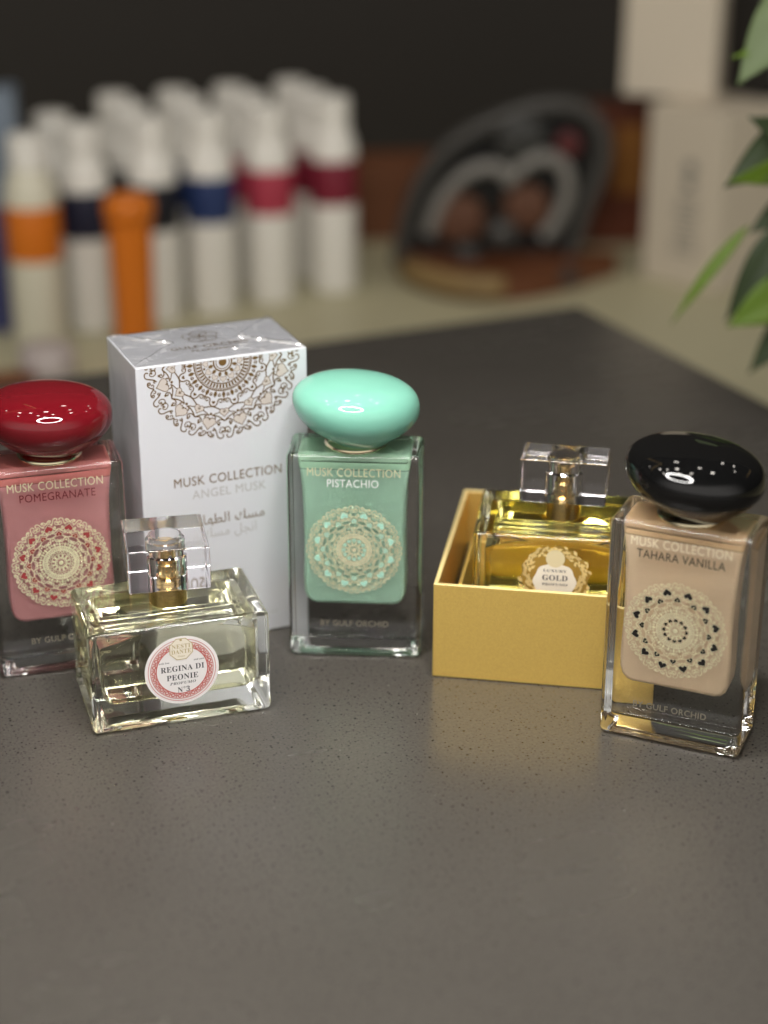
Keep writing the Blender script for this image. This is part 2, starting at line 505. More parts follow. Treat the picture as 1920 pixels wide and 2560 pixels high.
# ------------------------------------------------------------------ flat print helpers (x,z plane, facing -y)
def ribbon(b, pts, w, y, closed=False, R=None):
    n = len(pts)
    if n < 2: return
    L, Rr = [], []
    for i in range(n):
        if closed: a, c = pts[i - 1], pts[(i + 1) % n]
        else: a, c = pts[max(i - 1, 0)], pts[min(i + 1, n - 1)]
        tx, tz = c[0] - a[0], c[1] - a[1]
        l = math.hypot(tx, tz) or 1e-9
        nx, nz = -tz / l * w / 2, tx / l * w / 2
        L.append(b.verts.new((pts[i][0] + nx, y, pts[i][1] + nz)))
        Rr.append(b.verts.new((pts[i][0] - nx, y, pts[i][1] - nz)))
    for i in range(n if closed else n - 1):
        j = (i + 1) % n
        b.faces.new((L[i], Rr[i], Rr[j], L[j]))

def poly(b, pts, y):
    try: b.faces.new([b.verts.new((x, y, z)) for x, z in pts])
    except Exception: pass

def face_front(b):
    for f in b.faces:
        f.normal_update()
        if f.normal.y > 0: f.normal_flip()
    return b

def disc_pts(cx, cz, r, n=40, a0=0):
    return [(cx + r * math.cos(a0 + 2 * PI * i / n), cz + r * math.sin(a0 + 2 * PI * i / n)) for i in range(n)]

def text_bm(body, x0, x1, z, cap, y, ref='H'):
    """lettering as a flat mesh: spans x0..x1, baseline z, capital height cap"""
    cu = bpy.data.curves.new('t', 'FONT'); cu.body = body; cu.size = 1.0; cu.resolution_u = 3
    cu.space_character = 1.06
    o = bpy.data.objects.new('t', cu); col.objects.link(o)
    bpy.context.view_layer.update()
    dg = bpy.context.evaluated_depsgraph_get()
    me = bpy.data.meshes.new_from_object(o.evaluated_get(dg))
    bpy.data.objects.remove(o); bpy.data.curves.remove(cu)
    b = bmesh.new(); b.from_mesh(me); bpy.data.meshes.remove(me)
    if not b.verts: return b
    xs = [v.co.x for v in b.verts]; ys = [v.co.y for v in b.verts]
    sx = (x1 - x0) / (max(xs) - min(xs)); base = 0.0
    ch = CAPS.get(ref, 0.72)
    sz = cap / ch
    mn = min(xs)
    for v in b.verts:
        v.co = Vector((x0 + (v.co.x - mn) * sx, y, z + (v.co.y - base) * sz))
    return face_front(b)

CAPS = {'H': 0.727, 'serif': 0.70, 'ar': 0.55}

def serif(s, bold=False, italic=False):
    out = ''
    for ch in s:
        if 'A' <= ch <= 'Z': out += chr(0x1D400 + ord(ch) - 65) if not italic else chr(0x1D468 + ord(ch) - 65)
        elif 'a' <= ch <= 'z': out += chr(0x1D41A + ord(ch) - 97) if not italic else chr(0x1D482 + ord(ch) - 97)
        elif '0' <= ch <= '9': out += chr(0x1D7CE + ord(ch) - 48)
        else: out += ch
    return out

def merge(dst, src):
    me = bpy.data.meshes.new('tmp'); src.to_mesh(me); dst.from_mesh(me); bpy.data.meshes.remove(me); src.free()
    return dst

# ------------------------------------------------------------------ mandala
def spiral(cx, cz, r, a0, turns, n=14, shrink=0.25):
    """curl inwards from radius r at angle a0"""
    pts = []
    for i in range(n):
        t = i / (n - 1)
        a = a0 + turns * 2 * PI * t
        rr = r * (1 - (1 - shrink) * t)
        pts.append((cx + rr * math.cos(a), cz + rr * math.sin(a)))
    return pts

def heart(cx, cz, s, n=26):
    """tip pointing outwards (+z)"""
    pts = []
    for i in range(n):
        t = 2 * PI * i / n
        x = 16 * math.sin(t) ** 3
        z = -(13 * math.cos(t) - 5 * math.cos(2 * t) - 2 * math.cos(3 * t) - math.cos(4 * t))
        pts.append((cx + x * s / 17, cz + (z - 2) * s / 17))
    return pts

def bez(p0, p1, p2, p3, n=9):
    return [tuple((1 - t) ** 3 * a + 3 * (1 - t) ** 2 * t * b + 3 * (1 - t) * t * t * c + t ** 3 * d
                  for a, b, c, d in zip(p0, p1, p2, p3)) for t in [i / (n - 1) for i in range(n)]]

def mandala(y, R, cx, cz, sw=0.016, phase=0.0):
    """gold lines, outer hearts, inner hearts, tiny hearts: four bmeshes"""
    g, h1, h2, h3 = bmesh.new(), bmesh.new(), bmesh.new(), bmesh.new()
    def put(b, pts, ang, kind, w=sw, closed=False):
        c, s = math.cos(ang), math.sin(ang)
        q = [(cx + R * (x * c - z * s), cz + R * (x * s + z * c)) for x, z in pts]
        if kind == 'l': ribbon(b, q, w * R, y, closed)
        else: poly(b, q, y - 0.00001)
    def sym(pts, ang, w=sw):
        put(g, pts, ang, 'l', w); put(g, [(-x, z) for x, z in pts], ang, 'l', w)
    st = PI / 6
    for k in range(12):
        A = phase + k * st
        B = A + st / 2
        # rosette on the rim
        sym(bez((0.145, 0.845), (0.10, 0.86), (0.12, 0.97), (0.075, 0.985), 8) + bez((0.075, 0.985), (0.03, 1.0), (0.005, 0.96), (0.03, 0.94), 7)[1:], A)
        sym(spiral(0.150, 0.862, 0.022, -PI / 2, -.9, 9), A)
        sym(bez((0.0, 0.875), (0.03, 0.95), (0.085, 0.925), (0.07, 0.875), 8) + bez((0.07, 0.875), (0.05, 0.83), (0.01, 0.84), (0.0, 0.875), 7)[1:], A, sw * .8)
        put(g, [(0, .845), (0, .925)], A, 'l', sw * .7)
        put(g, disc_pts(0.035, .897, .013, 8), A, 'f'); put(g, disc_pts(-0.035, .897, .013, 8), A, 'f')
        # big heart with a scroll pair over its tip
        hp = heart(0, 0.80, 0.088)
        put(h1, hp, B, 'f'); put(g, hp, B, 'l', sw * 1.1, True)
        sym(spiral(0.028, 0.792, 0.026, PI, -.75, 9, .4), B, sw * .8)
        sym(bez((0.0, 0.905), (0.03, 0.965), (0.075, 0.985), (0.098, 0.955), 8) + spiral(0.080, 0.945, 0.022, .5, -.9, 9)[1:], B)
        sym(spiral(0.045, 0.915, 0.024, PI, .8, 9, .3), B, sw * .8)
        put(g, disc_pts(0.135, .80, .016, 8), B, 'f'); put(g, disc_pts(-0.135, .80, .016, 8), B, 'f')
        # lattice between the two heart rings
        sym(bez((0.0, 0.765), (0.035, 0.735), (0.085, 0.73), (0.10, 0.775), 8) + spiral(0.075, 0.780, 0.025, 0, .85, 9)[1:], A)
        sym(bez((0.0, 0.765), (0.06, 0.70), (0.10, 0.68), (0.155, 0.675), 8), A)
        hp2 = heart(0, 0.655, 0.062)
        put(h2, hp2, A, 'f'); put(g, hp2, A, 'l', sw, True)
        put(g, heart(0, 0.645, 0.022, 12), A, 'f')
        sym(spiral(0.055, 0.715, 0.030, PI, -.8, 10), B)
        sym(bez((0.02, 0.70), (0.05, 0.65), (0.10, 0.665), (0.115, 0.62), 8), B, sw * .8)
        put(g, disc_pts(0, .675, .018, 8), B, 'f')
        put(g, disc_pts(0, .735, .014, 8), B, 'f')
        # scalloped band
        sym(bez((0.0, 0.575), (0.045, 0.575), (0.055, 0.53), (0.05, 0.50), 7) + bez((0.05, 0.50), (0.05, 0.475), (0.09, 0.45), (0.13, 0.475), 7)[1:], B)
        put(g, heart(0, 0.525, 0.026, 12), B, 'f')
        sym(spiral(0.035, 0.50, 0.026, 0, .8, 8), A, sw * .8)
        put(g, [(0, 0.44), (0, 0.52)], A, 'l', sw * .8)
        # leaves
        for q in (A, B):
            put(g, bez((0, .375), (.03, .40), (.03, .43), (0, .46), 6) + bez((0, .46), (-.03, .43), (-.03, .40), (0, .375), 6)[1:-1], q, 'f')
        sym(spiral(0.05, 0.425, 0.024, -PI / 2, .9, 8), A, sw * .8)
        sym(spiral(0.05, 0.425, 0.024, -PI / 2, .9, 8), B, sw * .8)
        # petals and little hearts of the inner wheel
        for q in (A, B, A + st / 4, B + st / 4):
            put(g, [(0, .285), (0, .335)], q, 'l', sw * 1.5)
        hp3 = heart(0, 0.222, 0.044, 14)
        put(h3, hp3, A, 'f'); put(g, hp3, A, 'l', sw * .7, True)
        put(g, bez((0, .125), (.03, .14), (.03, .17), (0, .195), 5) + bez((0, .195), (-.03, .17), (-.03, .14), (0, .125), 5)[1:-1], B, 'f')
        put(g, disc_pts(0, .245, .016, 8), B, 'f')
    for r, w in ((.365, 1.1), (.345, .6), (.275, 1.0), (.115, 1.3), (.085, .7)):
        put(g, disc_pts(0, 0, r, 72), 0, 'l', sw * w, True)
    # wavy ring outside the scallops
    put(g, [((.60 + .022 * math.cos(12 * a)) * -math.sin(a + phase), (.60 + .022 * math.cos(12 * a)) * math.cos(a + phase))
            for a in [2 * PI * i / 144 for i in range(144)]], 0, 'l', sw, True)
    put(g, disc_pts(0, 0, .05, 20), 0, 'f')
    for b in (g, h1, h2, h3): face_front(b)
    return g, h1, h2, h3

# ------------------------------------------------------------------ the setting
def rect_bm(w, d, h, bev): return rbox(w, d, h, bev, 3, 0)

CA = math.atan2(0.0729, 0.1593)                     # the dark counter is turned 24.6 degrees
ux, uy = math.cos(CA), math.sin(CA)
vx, vy = -uy, ux
corner = Vector((0.1175, 1.0392))
def counter_pt(u, v): return (corner.x + u * ux + v * vx, corner.y + u * uy + v * vy)

CW, CD = 2.2, 2.0
cc = counter_pt(-CW / 2, -CD / 2)
ct = obj('countertop', rbox(CW, CD, 0.098, 0.0015, 2, -0.098), M['quartz'], None, (cc[0], cc[1], 0), CA, weighted=True)
tag(ct, 'dark grey speckled quartz counter under the perfume bottles', 'counter', kind='structure')
dk = obj('desk_surface', rbox(6.0, 5.0, 0.03, 0.0, 1, -0.13), M['desk'], None, (0.2, 0.9, 0), CA)
tag(dk, 'pale beige desk surface running behind the dark counter', 'desk', kind='structure')
wl = obj('back_wall', rbox(5.0, 0.05, 1.6, 0.0, 1, -0.0998), M['wall'], None, (0, 1.92, 0), 0.10)
tag(wl, 'dark brown wall behind the shampoo bottles', 'wall', kind='structure')

# ------------------------------------------------------------------ lamps overhead (reflected in the glossy caps)
rl = obj('ring_lamp', tube([(0.108 * math.cos(a), 0.108 * math.sin(a), 0) for a in [2 * PI * i / 72 for i in range(72)]], 0.0096, 12, closed=True),
         M['ring_light'], None, (-0.033, 0.388, 0.42), smooth=True)
tag(rl, 'white glowing ring lamp hanging above the counter', 'lamp')
stp = tube([(2.4, 1.2, 1.72), (2.5, 2.4, 1.72), (1.1, 4.3, 1.72), (0.2, 3.7, 1.72), (-1.9, 6.0, 1.72), (-0.8, 2.2, 1.72), (-0.40, 1.33, 1.72), (-0.85, 1.15, 1.72), (-1.6, 0.9, 1.72)], 0.014, 8)
st_o = obj('led_strip', stp, M['strip_light'])
tag(st_o, 'warm thin light strip zigzagging along the ceiling', 'light strip')

# ------------------------------------------------------------------ tall perfume bottles
BW, BD, BH = 0.04849, 0.02271, 0.080

def cavity_outline():
    right = [(0.0140, 0.0206), (0.0160, 0.0212), (0.0176, 0.0228), (0.0185, 0.0255), (0.0187, 0.031), (0.0183, 0.044),
             (0.0184, 0.056), (0.0188, 0.066), (0.0194, 0.072), (0.0202, 0.0768), (0.0199, 0.0776), (0.0188, 0.0780)]
    left = [(-x, z) for x, z in reversed(right)]
    return right + left

def pebble(A, B, z0, tilt):
    """flattened pebble: domed above, conical below, standing on the collar"""
    ctrl = [(.44, 0.0), (.60, .0026), (.757, .0053), (.886, .0082), (.968, .0112), (1.0, .0146), (.988, .0175), (.935, .0199),
            (.825, .0221), (.66, .0238), (.44, .0249), (.22, .0255), (0.0, .0257)]
    P = [Vector((r, z * .925)) for r, z in ctrl]
    P = [P[0] * 2 - P[1]] + P + [Vector((-.22, .0255 * .925))]
    prof = []
    for i in range(1, len(P) - 2):
        for k in range(4):
            t = k / 4; a, b_, c, d = P[i - 1:i + 3]
            prof.append(.5 * ((2 * b_) + (-a + c) * t + (2 * a - 5 * b_ + 4 * c - d) * t * t + (-a + 3 * b_ - 3 * c + d) * t ** 3))
    prof.append(P[-2])
    b = bmesh.new(); n = 72; vr = []
    vr.append([b.verts.new((0, 0, z0))])
    for q in prof:
        if q.x < 1e-5: vr.append([b.verts.new((tilt[0] * 4.0 * (q.y - .0135), 0, q.y + z0))]); continue
        w = min(1, q.y / .010)
        irr = [1 + .012 * math.cos(4 * PI * k / n + 1.1) + .010 * math.cos(6 * PI * k / n + tilt[0] * 30) for k in range(n)]
        sk = tilt[0] * 4.0 * (q.y - .0135)
        vr.append([b.verts.new((sk + A * irr[k] * q.x * math.cos(2 * PI * k / n), B * irr[k] * q.x * math.sin(2 * PI * k / n),
                   z0 + q.y + w * (.6 * tilt[0] * A * q.x * math.cos(2 * PI * k / n) + tilt[1] * B * q.x * math.sin(2 * PI * k / n)))) for k in range(n)])
    for a, c in zip(vr, vr[1:]):
        for k in range(n):
            j = (k + 1) % n
            if len(a) == 1: b.faces.new((a[0], c[j], c[k]))
            elif len(c) == 1: b.faces.new((a[k], a[j], c[0]))
            else: b.faces.new((a[k], a[j], c[j], c[k]))
    bmesh.ops.recalc_face_normals(b, faces=b.faces[:])
    return b

def tall_bottle(label, x, y, a, milk, capm, line2, ink2, heartm, inner_m, tiny_m, tilt, x2, group='tall pebble capped perfume bottles'):
    c = (x - math.sin(a) * BD / 2, y + math.cos(a) * BD / 2, 0.0004)
    t = thing('perfume_bottle', label, 'perfume bottle', c, a, group)
    g = rbox(BW, BD, BH, 0.0024, 4)
    for v in g.verts:                                     # soft crown on the shoulder, slightly hollow foot
        e = max(abs(v.co.x) / (BW / 2), abs(v.co.y) / (BD / 2))
        if v.co.z > BH - .0001: v.co.z -= 0.0002
    obj('glass_body', hollow_foot(g, .0012, .0022), M['glass'], t, weighted=True)
    obj('perfume', prism(cavity_outline(), -BD / 2 + 0.0034, BD / 2 - 0.0034, 0.0016, 3), milk, t, weighted=True)
    obj('collar', lathe([(0, BH - .0001), (0.0108, BH - .0001), (0.0114, BH + .0004), (0.0114, BH + .0013), (0.0106, BH + .0019), (0, BH + .0019)], 56), M['ring_gold'], t, smooth=True)
    obj('cap', pebble(0.0225, 0.0212, BH + .0015, tilt), capm, t, smooth=True)
    yf = -BD / 2 - 0.00008
    g, h1, h2, h3 = mandala(yf, 0.0174, 0, 0.0434, 0.0155 if tiny_m is M['ink_black'] else 0.0205)
    mo = obj('mandala', g, M['foil'], t)
    if heartm: obj('outer_heart_print', h1, heartm, mo)
    else: h1.free()
    if inner_m: obj('inner_heart_print', h2, inner_m, mo)
    else: h2.free()
    if tiny_m: obj('tiny_heart_print', h3, tiny_m, mo)
    else: h3.free()
    obj('collection_lettering', text_bm('MUSK COLLECTION', -0.0166, 0.0166, 0.0718, 0.0033, yf), M['foil_beige'] if tiny_m is M['ink_black'] else M['foil'], t)
    obj('scent_lettering', text_bm(line2, x2[0], x2[1], 0.0677, 0.0031, yf), ink2, t)
    obj('maker_lettering', text_bm('BY GULF ORCHID', -0.0125, 0.0124, 0.0127, 0.0024, yf), M['foil_faint'], t)
    return t

tall_bottle('milky green perfume bottle with glossy mint pebble cap in front of the white carton', -0.01051, 0.58854, -0.06672,
            M['milk_green'], M['cap_mint'], 'PISTACHIO', M['ink_white'], M['ink_mint'], M['ink_mint'], M['ink_mint'], (-0.035, 0.0), (-0.0095, 0.0088))
tall_bottle('milky pink perfume bottle with dark red pebble cap at the left edge', -0.11416, 0.57744, 0.28835,
            M['milk_pink'], M['cap_red'], 'POMEGRANATE', M['ink_red'], M['ink_wine'], M['ink_wine'], None, (-0.02, 0.0), (-0.0126, 0.0137))
tall_bottle('milky beige perfume bottle with black pebble cap in front of the gold box', 0.09560, 0.52465, -0.40969,
            M['milk_beige'], M['cap_black'], 'TAHARA VANILLA', M['ink_black'], M['ink_black'], M['ink_black'], M['ink_black'], (-0.045, 0.0), (-0.0144, 0.0147))

# ------------------------------------------------------------------ low square perfume bottles
def low_bottle(label, x, y, z, a, W, D, Hh, cw, cd, ch, cz, ca, liquid, name_cat='perfume bottle'):
    t = thing('square_perfume_bottle', label, name_cat, (x - math.sin(a) * D / 2, y + math.cos(a) * D / 2, z), a)
    obj('glass_body', hollow_foot(rbox(W, D, Hh, 0.0021, 4), .0016, .0018), M['glass'], t, weighted=True)
    # liquid space: rounded foot, vaulted top
    out = []
    hw, zb, zt = W / 2 - 0.0042, 0.0088, Hh - 0.0030
    for i in range(7):
        q = -PI / 2 + PI / 2 * i / 6
        out.append((hw - .005 + .005 * math.cos(q), zb + .005 + .005 * math.sin(q)))
    for i in range(11):
        s = 1 - 2 * i / 10
        out.append((hw * s, zt - 0.0042 * (abs(s) ** 2.2)))
    for i in range(7):
        q = PI + PI / 2 * i / 6
        out.append((-hw + .005 + .005 * math.cos(q), zb + .005 + .005 * math.sin(q)))
    obj('perfume', prism(out, -D / 2 + 0.0042, D / 2 - 0.0042, 0.0028, 4), liquid, t, weighted=True)
    # neck and spray pump
    zc = Hh
    obj('collar', lathe([(0, zc - .0001), (.0066, zc - .0001), (.0066, zc + cz + .0012), (.0060, zc + cz + .0018), (.0052, zc + cz + .0020), (.0052, zc + cz + .0062), (.0046, zc + cz + .0068), (0, zc + cz + .0068)], 48), M['brass'], t, smooth=False)
    pump = obj('spray_head', lathe([(0, zc + cz + .0067), (.0037, zc + cz + .0067), (.0037, zc + cz + ch - .0042), (.0033, zc + cz + ch - .0036), (0, zc + cz + ch - .0034)], 40), M['brass'], t)
    nz = lathe([(0, -.0002), (.0009, -.0002), (.0009, .0002), (0, .0002)], 16)
    bmesh.ops.rotate(nz, verts=nz.verts[:], cent=(0, 0, 0), matrix=Matrix.Rotation(PI / 2, 3, 'X'))
    bmesh.ops.translate(nz, verts=nz.verts[:], vec=(0.0008, -.0036, zc + cz + ch - .0066))
    obj('nozzle', nz, M['nozzle'], pump)
    tubo = [(0, 0, zc - .0002), (0.0004, 0, zc - .012), (0.002, 0.001, .011)]
    # clear block cap with a round bore open below
    b = rbox(cw, cd, ch, 0.0007, 3, zc + cz)
    bore = lathe([(0.0068, zc + cz + .00005), (.0068, zc + cz + ch - .0062), (.0058, zc + cz + ch - .0056), (.0058, zc + cz + ch - .0018), (.0050, zc + cz + ch - .0012), (0, zc + cz + ch - .0012)], 48)
    bmesh.ops.recalc_face_normals(bore, faces=bore.faces[:])
    me = bpy.data.meshes.new('tmp'); lathe([(0, zc + cz + .0001), (.0068, zc + cz + .0001), (.0068, zc + cz + ch - .0062), (.0058, zc + cz + ch - .0056), (.0058, zc + cz + ch - .0018), (.0050, zc + cz + ch - .0012), (0, zc + cz + ch - .0012)], 48).to_mesh(me)
    bore.free()
    bb = bmesh.new(); bb.from_mesh(me); bpy.data.meshes.remove(me)
    bmesh.ops.recalc_face_normals(bb, faces=bb.faces[:])
    cap = obj('block_cap', b, M['acrylic'], t, weighted=True)
    cap.rotation_euler = (0, 0, ca)
    bo = obj('bore', bb, M['air_gap'], cap)
    return t

R_ = low_bottle('clear square bottle of pale yellow perfume with round red and white label', -0.06846, 0.53984, 0.0004, 0.30819,
                0.06235, 0.03992, 0.03798, 0.02771, 0.02919, 0.01537, 0.00991, -0.10921, M['liquid_pale'])
yl = -0.03992 / 2
def flat(fn):
    b = bmesh.new(); fn(b); return face_front(b)
# round label
lab = plan = lathe([(0, 0), (.0128, 0), (.0128, .00012), (0, .00012)], 64)
bmesh.ops.rotate(lab, verts=lab.verts[:], cent=(0, 0, 0), matrix=Matrix.Rotation(PI / 2, 3, 'X'))
bmesh.ops.translate(lab, verts=lab.verts[:], vec=(0, yl - .00004, .0207))
bmesh.ops.recalc_face_normals(lab, faces=lab.faces[:])
label_o = obj('round_label', lab, M['label_paper'], R_)
yp = yl - .00022
def red_ring(b):
    ribbon(b, disc_pts(0, .0207, .01165, 72), .0002, yp, True)
    ribbon(b, disc_pts(0, .0207, .0108, 72), .00025, yp, True)
    ribbon(b, disc_pts(0, .0207, .0089, 72), .0004, yp, True)
    for k in range(26):
        a = 2 * PI * k / 26
        p = (.0098 * math.cos(a), .0207 + .0098 * math.sin(a))
        ribbon(b, disc_pts(p[0], p[1], .00058, 10), .00042, yp, True)
        a2 = a + PI / 26
        d = (math.cos(a2), math.sin(a2))
        ribbon(b, [(.0092 * d[0], .0207 + .0092 * d[1]), (.0106 * d[0], .0207 + .0106 * d[1])], .00042, yp)
        for s in (-.1, .1):
            e = (math.cos(a2 + s), math.sin(a2 + s))
            ribbon(b, [(.00925 * d[0], .0207 + .00925 * d[1]), (.0105 * e[0], .0207 + .0105 * e[1])], .00022, yp)
obj('red_border', flat(red_ring), M['ink_rose'], label_o)
def badge(b):
    poly(b, disc_pts(0, .0288, .0044, 8, PI / 8), yp - .00003)
badge_o = obj('badge', flat(badge), M['label_cream'], label_o)
def badge_edge(b):
    ribbon(b, disc_pts(0, .0288, .0042, 8, PI / 8), .00028, yp - .00006, True)
    poly(b, [(-.0004, .0318), (.0004, .0318), (.0004, .0326), (-.0004, .0326)], yp - .00006)
obj('badge_edge', flat(badge_edge), M['ink_gold'], label_o)
def lines(*rows):
    b = bmesh.new()
    for s, x0, x1, z, cap, y, ref in rows: merge(b, text_bm(s, x0, x1, z, cap, y, ref))
    return b
obj('badge_lettering', lines((serif('NESTI'), -.0032, .0032, .0291, .0016, yp - .00006, 'serif'),
                             (serif('DANTE'), -.0034, .0034, .0271, .0016, yp - .00006, 'serif'),
                             (serif('Firenze', italic=True), -.0013, .0013, .0258, .0007, yp - .00006, 'serif')), M['ink_gold'], label_o)
obj('label_lettering', lines((serif('REGINA DI'), -.0073, .0077, .0205, .0021, yp, 'serif'),
                             (serif('PEONIE'), -.0054, .0055, .0172, .0021, yp, 'serif'),
                             (serif('PROFUMO', italic=True), -.0044, .0046, .0154, .0010, yp, 'serif'),
                             (serif('N°3'), -.0018, .0024, .0123, .0020, yp, 'serif'),
                             (serif('with love', italic=True), -.0078, -.0042, .0238, .0007, yp, 'serif'),
                             (serif('and care', italic=True), .0042, .0078, .0238, .0007, yp, 'serif')), M['ink_charcoal'], label_o)
# printing on the far wall of the bottle, read through the perfume
obj('rear_lettering', lines(('EAU DE', .0145, .0235, .0315, .0018, .03992 / 2 + .0001, 'H'),
                            ('VAPORISATEUR', .0075, .0275, .0278, .0018, .03992 / 2 + .0001, 'H')), M['ink_gold'], R_)

# ------------------------------------------------------------------ gold gift box and the bottle in it
Gw, Gd, Gh, Ga = 0.08152, 0.08886, 0.03682, -0.16519
gx, gy = 0.05801 - math.sin(Ga) * Gd / 2, 0.56735 + math.cos(Ga) * Gd / 2
G = thing('gift_box', 'open gold card box with a square perfume bottle standing inside', 'box', (gx, gy, 0.0003), Ga)
th = 0.0016
def wall_bm(w, d, h, x, y, z0=0): return rbox(w, d, h, 0.0003, 2, z0, x, y)
b = bmesh.new()
rbox(Gw, th, Gh, .0003, 2, 0, 0, -Gd / 2 + th / 2, b); rbox(Gw, th, Gh, .0003, 2, 0, 0, Gd / 2 - th / 2, b)
rbox(th, Gd - 2 * th, Gh, .0003, 2, 0, -Gw / 2 + th / 2, 0, b); rbox(th, Gd - 2 * th, Gh, .0003, 2, 0, Gw / 2 - th / 2, 0, b)
rbox(Gw - 2 * th, Gd - 2 * th, .0015, 0, 1, .0002, 0, 0, b)
tray = obj('tray', b, [M['gold_paper'], M['gold_edge']], G)
for f in tray.data.polygons:
    if f.center.z > Gh - .0006: f.material_index = 1
# dark bed the bottle sits on, and the gold cuff round it
obj('bed', rbox(Gw - 2 * th - .001, Gd - 2 * th - .001, 0.0128, .0004, 1, .0019), M['black_card'], G)
Kw, Kd, Kh, Ka = 0.06214, 0.04192, 0.03785, -0.13854
kcx, kcy = 0.06257 - math.sin(Ka) * Kd / 2, 0.57935 + math.cos(Ka) * Kd / 2
dx, dy = kcx - gx, kcy - gy
lx = dx * math.cos(Ga) + dy * math.sin(Ga); ly = -dx * math.sin(Ga) + dy * math.cos(Ga)
cuff = bmesh.new()
ow, od = Kw + .0075, Kd + .0075
rbox(.0012, od, .0165, .0002, 1, .0149, lx - ow / 2, ly + .004, cuff)
rbox(.0012, od, .0165, .0002, 1, .0149, lx + ow / 2, ly + .004, cuff)
rbox(ow - .0012, .0012, .0190, .0002, 1, .0149, lx, ly + od / 2 + .0034, cuff)
obj('inner_cuff', cuff, M['gold_paper'], G)
K = low_bottle('clear square bottle of golden perfume standing inside the gold box', 0.06257, 0.57935, 0.01507, Ka,
               Kw, Kd, Kh, 0.03085, 0.01712, 0.01652, 0.00731, -0.05294, M['liquid_gold'])
ky = -Kd / 2
lz = .0374 - .01507
def wreath(b):
    for k in range(150):
        a = 2 * PI * k / 150 + random.uniform(-.03, .03)
        r = random.uniform(.0086, .0128)
        p = (-.0014 + r * math.cos(a), lz + r * .95 * math.sin(a))
        t_ = a + random.choice((-1, 1)) * 1.1
        s = random.uniform(.0008, .0014)
        u = (math.cos(t_), math.sin(t_)); n_ = (-u[1], u[0])
        poly(b, [(p[0] + u[0] * s, p[1] + u[1] * s), (p[0] + n_[0] * s * .5, p[1] + n_[1] * s * .5), (p[0] - u[0] * s, p[1] - u[1] * s), (p[0] - n_[0] * s * .5, p[1] - n_[1] * s * .5)], ky - .0002)
def back_disc(b): poly(b, [(-.0014 + (.0122 + .0005 * math.sin(14 * a)) * math.cos(a), lz + (.0118 + .0005 * math.sin(14 * a)) * math.sin(a)) for a in [2 * PI * i / 96 for i in range(96)]], ky - .00008)
def cloud(b): poly(b, [(-.0014 + .0076 * (1 + .035 * math.cos(8 * a)) * math.cos(a), lz - .0018 + .0074 * (1 + .035 * math.cos(8 * a)) * math.sin(a)) for a in [2 * PI * i / 72 for i in range(72)]], ky - .00028)
def kbadge(b): poly(b, disc_pts(-.0014, lz + .0072, .0034, 24), ky - .00032)
ornate = obj('ornate_label', flat(back_disc), principled('bronze_label', (0.46, 0.29, 0.06), .35, metallic=.4), K)
obj('wreath_print', flat(wreath), principled('bright_gold_leaf', (0.95, 0.76, 0.34), .35, metallic=.35), ornate)
obj('cream_field', flat(cloud), M['label_cream'], ornate)
obj('badge', flat(kbadge), principled('champagne_badge', (.72, .62, .38), .4), ornate)
yk = ky - .0004
obj('label_lettering', lines((serif('LUXURY'), -.0056, .0028, lz + .0020, .0010, yk, 'serif'),
                             (serif('GOLD'), -.0058, .0032, lz - .0013, .0021, yk, 'serif'),
                             (serif('PROFUMO'), -.0058, .0032, lz - .0033, .0009, yk, 'serif')), M['ink_charcoal'], ornate)

# ------------------------------------------------------------------ white wrapped carton
Aw, Ad, Ah, Aa = 0.06356, 0.03939, 0.11079, 0.39283
A_ = thing('perfume_carton', 'tall white perfume carton in clear wrap with bronze half mandala', 'carton',
           (-0.05696 - math.sin(Aa) * Ad / 2, 0.60461 + math.cos(Aa) * Ad / 2, 0.0003), Aa)
obj('carton_body', rbox(Aw, Ad, Ah, 0.0005, 2), M['carton'], A_, weighted=True)
ya = -Ad / 2 - .00008
g, h1, h2, h3 = mandala(ya, 0.0290, 0, 0.1092, 0.0150, PI / 12 * 0)
for bb in (g, h1, h2, h3):
    bmesh.ops.bisect_plane(bb, geom=bb.verts[:] + bb.edges[:] + bb.faces[:], plane_co=(0, 0, Ah - .0007), plane_no=(0, 0, 1), clear_outer=True)
ma = obj('half_mandala', g, M['foil_dark'], A_)
obj('outer_heart_print', h1, M['ink_taupe'], ma); obj('inner_heart_print', h2, M['ink_taupe'], ma); obj('tiny_heart_print', h3, M['ink_taupe'], ma)
obj('collection_lettering', text_bm('MUSK COLLECTION', -.0198, .0211, .0638, .0037, ya), M['foil_dark'], A_)
obj('scent_lettering', text_bm('ANGEL MUSK', -.0132, .0149, .0585, .0035, ya), M['ink_grey'], A_)
ar1 = ''.join(chr(c) for c in [0xFEE3, 0xFEB4, 0xFEDA, 0x20, 0xFE8D, 0xFEDF, 0xFEC4, 0xFEEC, 0xFE8E, 0xFEAD, 0xFE93])[::-1]
ar2 = ''.join(chr(c) for c in [0xFE8D, 0xFEE7, 0xFEA0, 0xFEDE, 0x20, 0xFEE3, 0xFEB4, 0xFEDA])[::-1]
obj('arabic_title', text_bm(ar1, -.0138, .0140, .0478, .0030, ya, 'ar'), M['foil_dark'], A_)
obj('arabic_scent', text_bm(ar2, -.0100, .0108, .0425, .0030, ya, 'ar'), M['ink_grey'], A_)
obj('spray_lettering', text_bm('SPRAY', .0110, .0186, .0072, .0012, ya), M['ink_grey'], A_)
